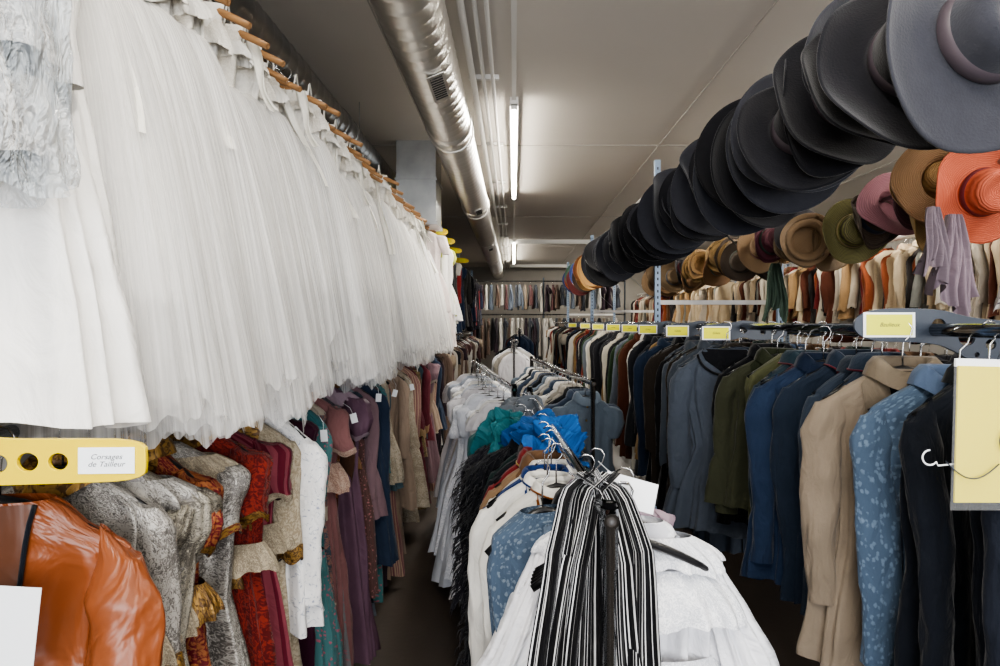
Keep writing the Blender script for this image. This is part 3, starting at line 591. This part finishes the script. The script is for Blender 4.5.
def smooth_outline(pts,n=4):
    pts=np.array(pts,float)
    for _ in range(n):
        q=np.roll(pts,-1,0); pts=np.stack([.75*pts+.25*q,.25*pts+.75*q],1).reshape(-1,2)
    return pts.tolist()
YPL=base('yellow_plastic','#d9bd00',.4); BPL=base('slate_plastic','#2b323d',.4); INK=base('ink','#3a4048',.7)
def label(parent,x,z,w,h,m,text,border=None):
    mb=MB(); mb.box((0,0,0),(w,h,.0012),m)
    if border: mb.box((0,0,-.0006),(w+.014,h+.01,.001),border)
    o=mb.obj('label_card',(x,z,.0052),parent=parent)
    if not text: return
    tc=bpy.data.curves.new('label_text','FONT'); tc.body=text; tc.size=h*.28; tc.align_x='CENTER'; tc.align_y='CENTER'; tc.shear=.3; tc.materials.append(INK)
    t=bpy.data.objects.new('label_text',tc); bpy.context.collection.objects.link(t); t.parent=parent; t.location=(x,z,.0064)
ol=smooth_outline([(-.42,-.035),(-.42,.035),(-.3,.04),(-.15,.06),(-.05,.075),(.05,.075),(.12,.055),(.2,.036),(.3,.036),(.408,.034),(.41,.0),(.408,-.03),(.3,-.034),(.1,-.038),(.03,-.03),(-.03,-.03),(-.1,-.045),(-.3,-.04)],2)
o=plate('yellow_size_divider',ol,[(0,.0,.019),(.205,-.002,.0155),(.247,-.0,.0155),(.289,.0,.0145),(-.2,0,.02),(-.28,0,.018),(.16,-.002,.0155),(.12,-.002,.012)],YPL,(-1.,.9,Z(LZ)+.008),(0,0,.04)); o.scale=(1.07,.95,1.)
label(o,.357,.002,.078,.042,PAPER,'Corsages\nde Tailleur')
ol=smooth_outline([(-.205,-.028),(-.205,.052),(.0,.055),(.08,.03),(.2,.02),(.24,-.02),(.22,-.075),(.1,-.085),(.04,-.05),(-.01,-.03)],3)
o=plate('slate_size_divider',ol,[(.005,.01,.019),(.075,-.018,.022),(.135,-.036,.014),(.18,-.03,.016),(.1,-.062,.007)],BPL,(1.055,1.5,Z(RZ)),(0,0,0))
label(o,-.12,.013,.115,.052,base('label_pale_yellow','#d4d43c',.6),'Baulieux',PAPER)
for yy in(2.75,3.4,4.15,4.8,5.6,6.6,7.8,9.5):
    o=plate('slate_size_divider',smooth_outline([(-.2,-.05),(-.2,.02),(-.05,.03),(.0,.045),(.08,.03),(.2,.02),(.2,-.04),(.05,-.05),(0,-.03),(-.05,-.05)],2),[(0,0,.018),(.09,-.01,.013),(.14,-.01,.013)],BPL,(1.05,yy,Z(RZ)-.015),(0,0,0))
    label(o,-.125,-.016,.115,.052,LABY,'Gilets',PAPER)
for yy in(6.2,6.8,7.6,8.6,10):
    o=plate('yellow_size_divider',smooth_outline([(-.15,-.05),(-.15,.03),(0,.05),(.25,.03),(.25,-.05),(.05,-.04)],2),[(0,0,.018)],YPL,(-1.,yy,Z(1.03)),(0,0,0)); label(o,.14,0,.1,.05,LABY,'')
mb=MB(); YC=noisy('yellow_card','#d6c60e','#cbba0a',4,.6,0,.02); mb.box((0,0,0),(.15,.003,.235),YC); mb.box((0,-.004,.0),(.17,.001,.26),PLF); mb.box((0,.003,.123),(.155,.004,.014),PAPER)
t=np.linspace(0,2*pi,30); mb.tube(np.stack([.03+.03*np.cos(t),-.008+0*t,-.01+.025*np.sin(t)],-1),.0012,INK,5)
t=np.linspace(0,1,12); mb.tube(np.stack([-.1+.1*t,-.008+0*t,-.045-.03*np.sin(t*3)],-1),.0012,INK,5); mb.tube([(0,0,.13),(.03,.01,.18),(.1,.02,.21)],.0012,INK,5)
mb.obj('yellow_card_in_sleeve',(.835,1.04,Z(-.195)),(0,.03,.1))
mb=MB(); t=np.linspace(0,1,14); ang=t*pi*1.3; mb.tube(np.concatenate([np.stack([-.014-.013*np.sin(ang),0*ang,.013*np.cos(ang)],-1),[(.0,0,-.014),(.04,0,-.01)]]),.0015,PAPER,6); mb.obj('white_plastic_hook',(.735,1.04,Z(-.235)))
mb=MB(); mb.box((0,0,0),(.11,.0015,.17),PAPER); mb.obj('paper_inventory_sheet',(-.855,1.0,Z(-.525)),(0,.1,.1))
mb=MB(); rg=np.random.default_rng(77)
for i in range(5):
    yy=2.3+i*.5; mb.X=xf((-.74+rg.uniform(-.02,.02),yy,Z(-.42+rg.uniform(-.06,.02))),rg.uniform(-.5,.5),rg.uniform(-.3,.3)); mb.box((0,0,0),(.03,.001,.045),PAPER); mb.tube([(0,0,.02),(-.005,.01,.05),(-.03,.02,.08)],.0008,PAPER,4)
mb.obj('garment_tags')
# ------------------------------------------------------------------ centre rolling racks
def rolling_rack(name,p0,p1,z,m=CHROME):
    mb=MB(); p0=np.array(p0,float); p1=np.array(p1,float); d=(p1-p0)/np.linalg.norm(p1-p0); nrm=np.array([-d[1],d[0]])
    def P(p,h): return (p[0],p[1],h)
    mb.tube([P(p0-d*.02,Z(z)),P((p0+p1)/2,Z(z)),P(p1+d*.02,Z(z))],.0145,m,14)
    for e in(p0,p1):
        mb.tube([P(e,.14),P(e,Z(z)+.02)],.0125,m,12); mb.tube([P(e,Z(z)-.09),P(e,Z(z)+.02)],.0165,m,12); mb.tube([P(e,Z(z)+.018),P(e,Z(z)+.03)],.0135,BLKPL,12)
        f0=e-nrm*.25; f1=e+nrm*.25; mb.tube([P(f0,.14),P(f1,.14)],.0125,m,10)
        for f in(f0,f1): mb.tube([P(f,.14),P(f,.08)],.008,m,8); mb.revolve([(0,-.012),(.035,-.012),(.04,0),(.035,.012),(0,.012)],BLKPL,16,P(f,.041),'x')
    mb.tube([P(p0,.16),P(p1,.16)],.0125,m,10)
    return mb.obj(name),p0,p1,d
CR=-.36
_,p0,p1,d=rolling_rack('rolling_clothes_rack',(.175,1.1),(.08,3.05),CR)
ang=math.atan2(d[1],d[0])-pi/2
def onrack(q,dx=0): 
    p=p0+(p1-p0)*q; return p[0]+dx,p[1]
WR=F('#e6e6ea',bump=.6); LW=F('#ececee','lace','#c4c6cc')
cl=[('white_ruffled_dress',.15,mats(WR,LW,F('#c9c9ce')),dict(L=.95,sw=.2,hemw=.32,hemd=.13,folds=.034,nf=15,sleeves='pleat',sl=.42,front='scoop',collar=False,wide_neck=.04,extra=rf(LW,((.15,.04,-.125,.225,.085,-.19),(.19,.06,-.19,.27,.12,-.30),(.2,.08,-.38,.28,.13,-.52)))),.095,-.25),
('denim_blue_dress',.185,mats(F('#414f60','floral','#66727f',thr=.56),F('#5d6a7a')),dict(L=1.0,sw=.16,hemw=.24,hemd=.08,folds=.028,sleeves='none',front='button',collar=False,waist=.13),-.09,.2),
('black_jacket',.22,mats(F('#17181c'),BLKFAB),dict(L=.8,folds=.012),.03,0),
('lavender_satin_blouse',.26,mats(F('#8a7886',rough=.4),F('#958490',rough=.4)),dict(L=.7,folds=.022,arm_r=.06),.07,-.1),
('white_livery_jacket',.295,mats(F('#cfcdc7'),F('#7c4a22')),dict(L=.85,front='piping',collar_s=.5),-.03,.1),
('white_livery_jacket',.33,mats(F('#dad8d2'),F('#1f3868')),dict(L=.85,front='piping',collar_s=.5),-.045,.05),
('blue_livery_jacket',.365,mats(F('#1b3262'),F('#bfbcb6')),dict(L=.85,front='piping',collar_s=.6),-.05,.1),
('white_livery_jacket',.40,mats(F('#cbc9c3'),F('#75302f')),dict(L=.8,front='piping',collar_s=.6),-.02,0),
('beige_jacket',.44,mats(F('#7c654e'),F('#5e4633')),dict(L=.8),-.02,.05),
('red_jacket',.48,mats(F('#6d2224'),F('#a3854a')),dict(L=.8,front='piping'),-.03,.05),
('black_jacket',.52,mats(F('#17181c'),BLKFAB),dict(L=.9),-.02,.05),
('dark_green_coat',.57,mats(F('#1a2827'),BLKFAB),dict(L=1.),-.02,.05)]
for i,(n,q,M,k,dx,rz) in enumerate(cl):
    x,y=onrack(q,dx); k=dict(dict(res=1.6,depth=.04,sw=.185,hemw=.21,folds=.022,wr_=1.3),**k)
    put(n,M,x,CR,y,rz=ang+rz+.1*math.sin(i*2),ry=.03*math.sin(i*4),seed=300+i,**k)
def fur(name,x,y,z,seed,col,L_=1.,n=2600,ln=.07,rz=0,sw=.21):
    rg=np.random.default_rng(seed); mb=MB(); m=F(col,rough=.7); garment(mb,rg,mats(m,m),L=L_,sw=sw,hemw=.26,hemd=.1,folds=.02,front=None,collar=True,res=1.)
    V=np.concatenate(mb.V); 
    sel=V[rg.integers(0,len(V),n)]; sel=sel[sel[:,2]<-.09]
    for p in sel:
        o=np.array([p[0]*.6,p[1]*2.2,0])+rg.normal(0,.05,3); o/=np.linalg.norm(o)+1e-6; dn=np.array([o[0]*.5,o[1]*.5,-.8]); dn/=np.linalg.norm(dn)
        s_=np.cross(o,dn)*.006; l=ln*rg.uniform(.5,1.2); mid=p+o*.02+dn*l*.5; e=p+dn*l+o*.012
        mb.grid(np.array([[p-s_*.5,p+s_*.5],[mid-s_,mid+s_],[e-s_*.1,e+s_*.1]]),m,smooth=False)
    return mb.obj(name,(x,y,Z(z)),(0,0,rz))
x,y=onrack(.62,-.06); fur('black_feather_coat',x,y,CR,1,'#131419',1.05,rz=ang)
x,y=onrack(.70,-.08); fur('black_feather_coat',x,y,CR,2,'#1b1a22',1.05,rz=ang+.1)
x,y=onrack(.80,-.02); fur('grey_fur_coat',x,y,CR,3,'#30333a',1.05,rz=ang)
x,y=onrack(.9,-.05); put('teal_dress',mats(F('#23585a'),F('#5f958b')),x,CR,y,rz=ang,seed=41,L=1.1,sw=.2,hemw=.26,folds=.02,sleeves='puff',front='button',res=1.)
def drape(name,x,y,z,w,ln,dp,m,seed,rz=0,A=.015,ends=.05):
    rg=np.random.default_rng(seed); mb=MB(); u=np.linspace(-1,1,110)[None,:]; v=np.linspace(-1,1,90)[:,None]; p=rg.uniform(0,6,6)
    au=np.abs(u); X=w*np.sign(u)*(1-(1-au)**1.6); drop=-ln*np.clip(au-.2,0,1)**1.3-ends*np.abs(v)**2.5
    W=wrinkler(rg,14,4,4,20); f=A*(W(2*u+.3*v,v*.8+.3*u)*1.1+.6*cusp(v*9+p[0]+u*2.5))*(.5+au)
    edge=.04*np.sin(6*v+p[5])+.03*np.sin(13*v+p[2])
    P=np.stack([X+f*.8*np.sign(u)+edge*.4*au**2*np.sign(u),v*dp*(1+.2*np.sin(3*u+p[3])+.1*np.sin(8*u+p[1]))+.02*np.sin(7*u+p[4]),drop+f*(1.3-au)+edge*au**2],-1)
    mb.grid(P,m,us=.5,vs=.4); return mb.obj(name,(x,y,Z(z)),(0,0,rz))
drape('blue_satin_scarf',.11,2.25,CR+.025,.14,.15,.15,F('#1d4a80',rough=.5,bump=.6),1,.35,.04,.08)
drape('blue_satin_scarf',.15,2.06,CR+.03,.10,.12,.06,F('#205492',rough=.5,bump=.6),7,-.2,.04,.05)
drape('teal_chiffon_scarf',-.03,2.5,CR+.0,.11,.25,.14,F('#245f66',rough=.5,bump=.6),2,.4,.03)
drape('grey_wool_shawl',.02,2.75,CR+.02,.18,.35,.16,F('#5a6068'),3,-.2,.03)
drape('lavender_satin_shawl',.27,1.72,CR-.08,.14,.2,.12,F('#94808c',rough=.45),9,.3,.03)
STR=F('#0b0b0e','multistripe','#d2d2d2',rough=.6,scale=1.5,thr=.59)
mb=MB(); t=np.linspace(0,1,50)[:,None]; a=np.linspace(0,2*pi,200,endpoint=False)[None,:]; rg=np.random.default_rng(8); ph=rg.uniform(0,6.28,6)
f=sum(am*cusp(k*a+p+t*tw) for k,am,p,tw in((3,.5,ph[0],1.5),(5,.8,ph[1],-1),(8,1,ph[2],.9),(13,.9,ph[3],-.5),(19,.5,ph[4],.4)))*.011*np.clip(t*4,0.15,1)
w=np.interp(t,[0,.04,.12,.35,1],[.012,.035,.055,.085,.14]); dd=np.interp(t,[0,.05,.2,1],[.015,.03,.04,.065])
mb.grid(np.stack([(w+f)*np.cos(a)-.02*t,(dd+f)*np.sin(a)-.005,-.85*t+.03*np.cos(a)*(t<.12)+.0*a],-1),STR,True,us=1.3,vs=.85)
for sd,x0 in((-1,-.045),(1,.045)):
    for j in range(2):
        tt=np.linspace(0,1,24)[:,None]; u=np.linspace(-1,1,18)[None,:]; lw=.018+.022*tt
        X=sd*np.interp(tt,[0,.1,.3,1],[.0,.05,.08,.105+.02*j])-.035*j*sd+lw*u+.008*np.sin(6*tt+j); Y=np.interp(tt,[0,.1,.3,1],[0,-.03,-.06,-.085])-.012*cusp(u*5+j+tt*2)-.004*j
        Zz=np.interp(tt,[0,.1,1],[.02,-.01,-.5-.1*j])+0*u
        mb.grid(np.stack([X,Y,Zz],-1),STR,us=.14,vs=.5,uo=.4*j+sd)
mb.obj('striped_black_white_costume',(.155,1.215,Z(CR)+.035),(0,0,.05))
mb=MB(); mb.box((0,0,0),(.115,.002,.065),PAPER); mb.tube([(-.05,0,.03),(-.08,.02,.05)],.001,PAPER,5); mb.obj('white_hang_tag',(.255,1.32,Z(-.375)),(-.35,.25,-.1))
mb=MB()
for i in range(8):
    mb.X=xf((.23+.004*i,1.27+.018*i,Z(CR)-.006*i),.25-.07*i); hanger(mb,BLKPL,.2)
mb.obj('black_clothes_hangers')
_,q0,q1,d2=rolling_rack('rolling_clothes_rack',(.0,3.2),(-.33,5.4),CR)
palw=[(F('#c9ccd4'),F('#bcbfc7')),(F('#d2d0cc'),),(F('#b9bdc6','lace','#dedee2'),),(F('#a3aab6'),),(F('#c8c6ca'),)]
rng=np.random.default_rng(55); mb=MB()
for q in np.linspace(.08,.95,18):
    p=q0+(q1-q0)*q; pm=palw[int(rng.integers(5))]; mb.X=xf((p[0]-.06+rng.uniform(-.04,.04),p[1],Z(CR)),math.atan2(d2[1],d2[0])-pi/2+rng.uniform(-.3,.3))
    garment(mb,rng,mats(*pm),res=1.1,L=rng.uniform(1.,1.2),sw=rng.uniform(.15,.19),hemw=.31,hemd=.12,folds=.04,nf=12,sleeves=['puff','puff','none'][int(rng.integers(3))],front=None,collar=False,wide_neck=.03)
    if rng.random()<.6: ruffle(mb,.16,.05,-.15,.22,.09,-.24,17,.008,pm[0],rng,na=120)
mb.obj('white_dress_row')
_,q0,q1,d2=rolling_rack('rolling_clothes_rack',(.46,3.5),(.17,5.8),CR)
mb=MB(); palm=[(F('#b9b7b2'),),(F('#3a4556'),),(F('#1b1d22'),),(F('#99948b'),),(F('#c6c4c0'),),(F('#5d6874'),)]
for q in np.linspace(.08,.95,18):
    p=q0+(q1-q0)*q; mb.X=xf((p[0],p[1],Z(CR)),math.atan2(d2[1],d2[0])-pi/2+rng.uniform(-.3,.3))
    garment(mb,rng,mats(*palm[int(rng.integers(6))]),res=.8,L=rng.uniform(.8,1.1),sw=rng.uniform(.16,.2),hemw=.25,folds=.03,sleeves=['long','puff'][int(rng.integers(2))],front='button')
mb.obj('mixed_costume_row')
_,q0,q1,d2=rolling_rack('rolling_clothes_rack',(.0,7.),(-.0,9),CR+.1)
massrow('mixed_costume_row',.0,CR+.1,7.1,8.9,.12,palm+palw,66,.4,sleeves='long')
_,q0,q1,d2=rolling_rack('rolling_clothes_rack',(.1,11.),(.1,13),CR+.2)
massrow('mixed_costume_row',.1,CR+.2,11.1,12.9,.14,pal_r2,67,.4,sleeves='long')
# ------------------------------------------------------------------ camera
cd=bpy.data.cameras.new('Camera'); cd.sensor_width=36; cd.lens=21.6; cd.shift_x=-.014; cd.shift_y=-.011; cd.clip_start=.05
co=bpy.data.objects.new('Camera',cd); bpy.context.collection.objects.link(co); co.location=(0,0,CZ); co.rotation_euler=(pi/2,0,0)
bpy.context.scene.camera=co
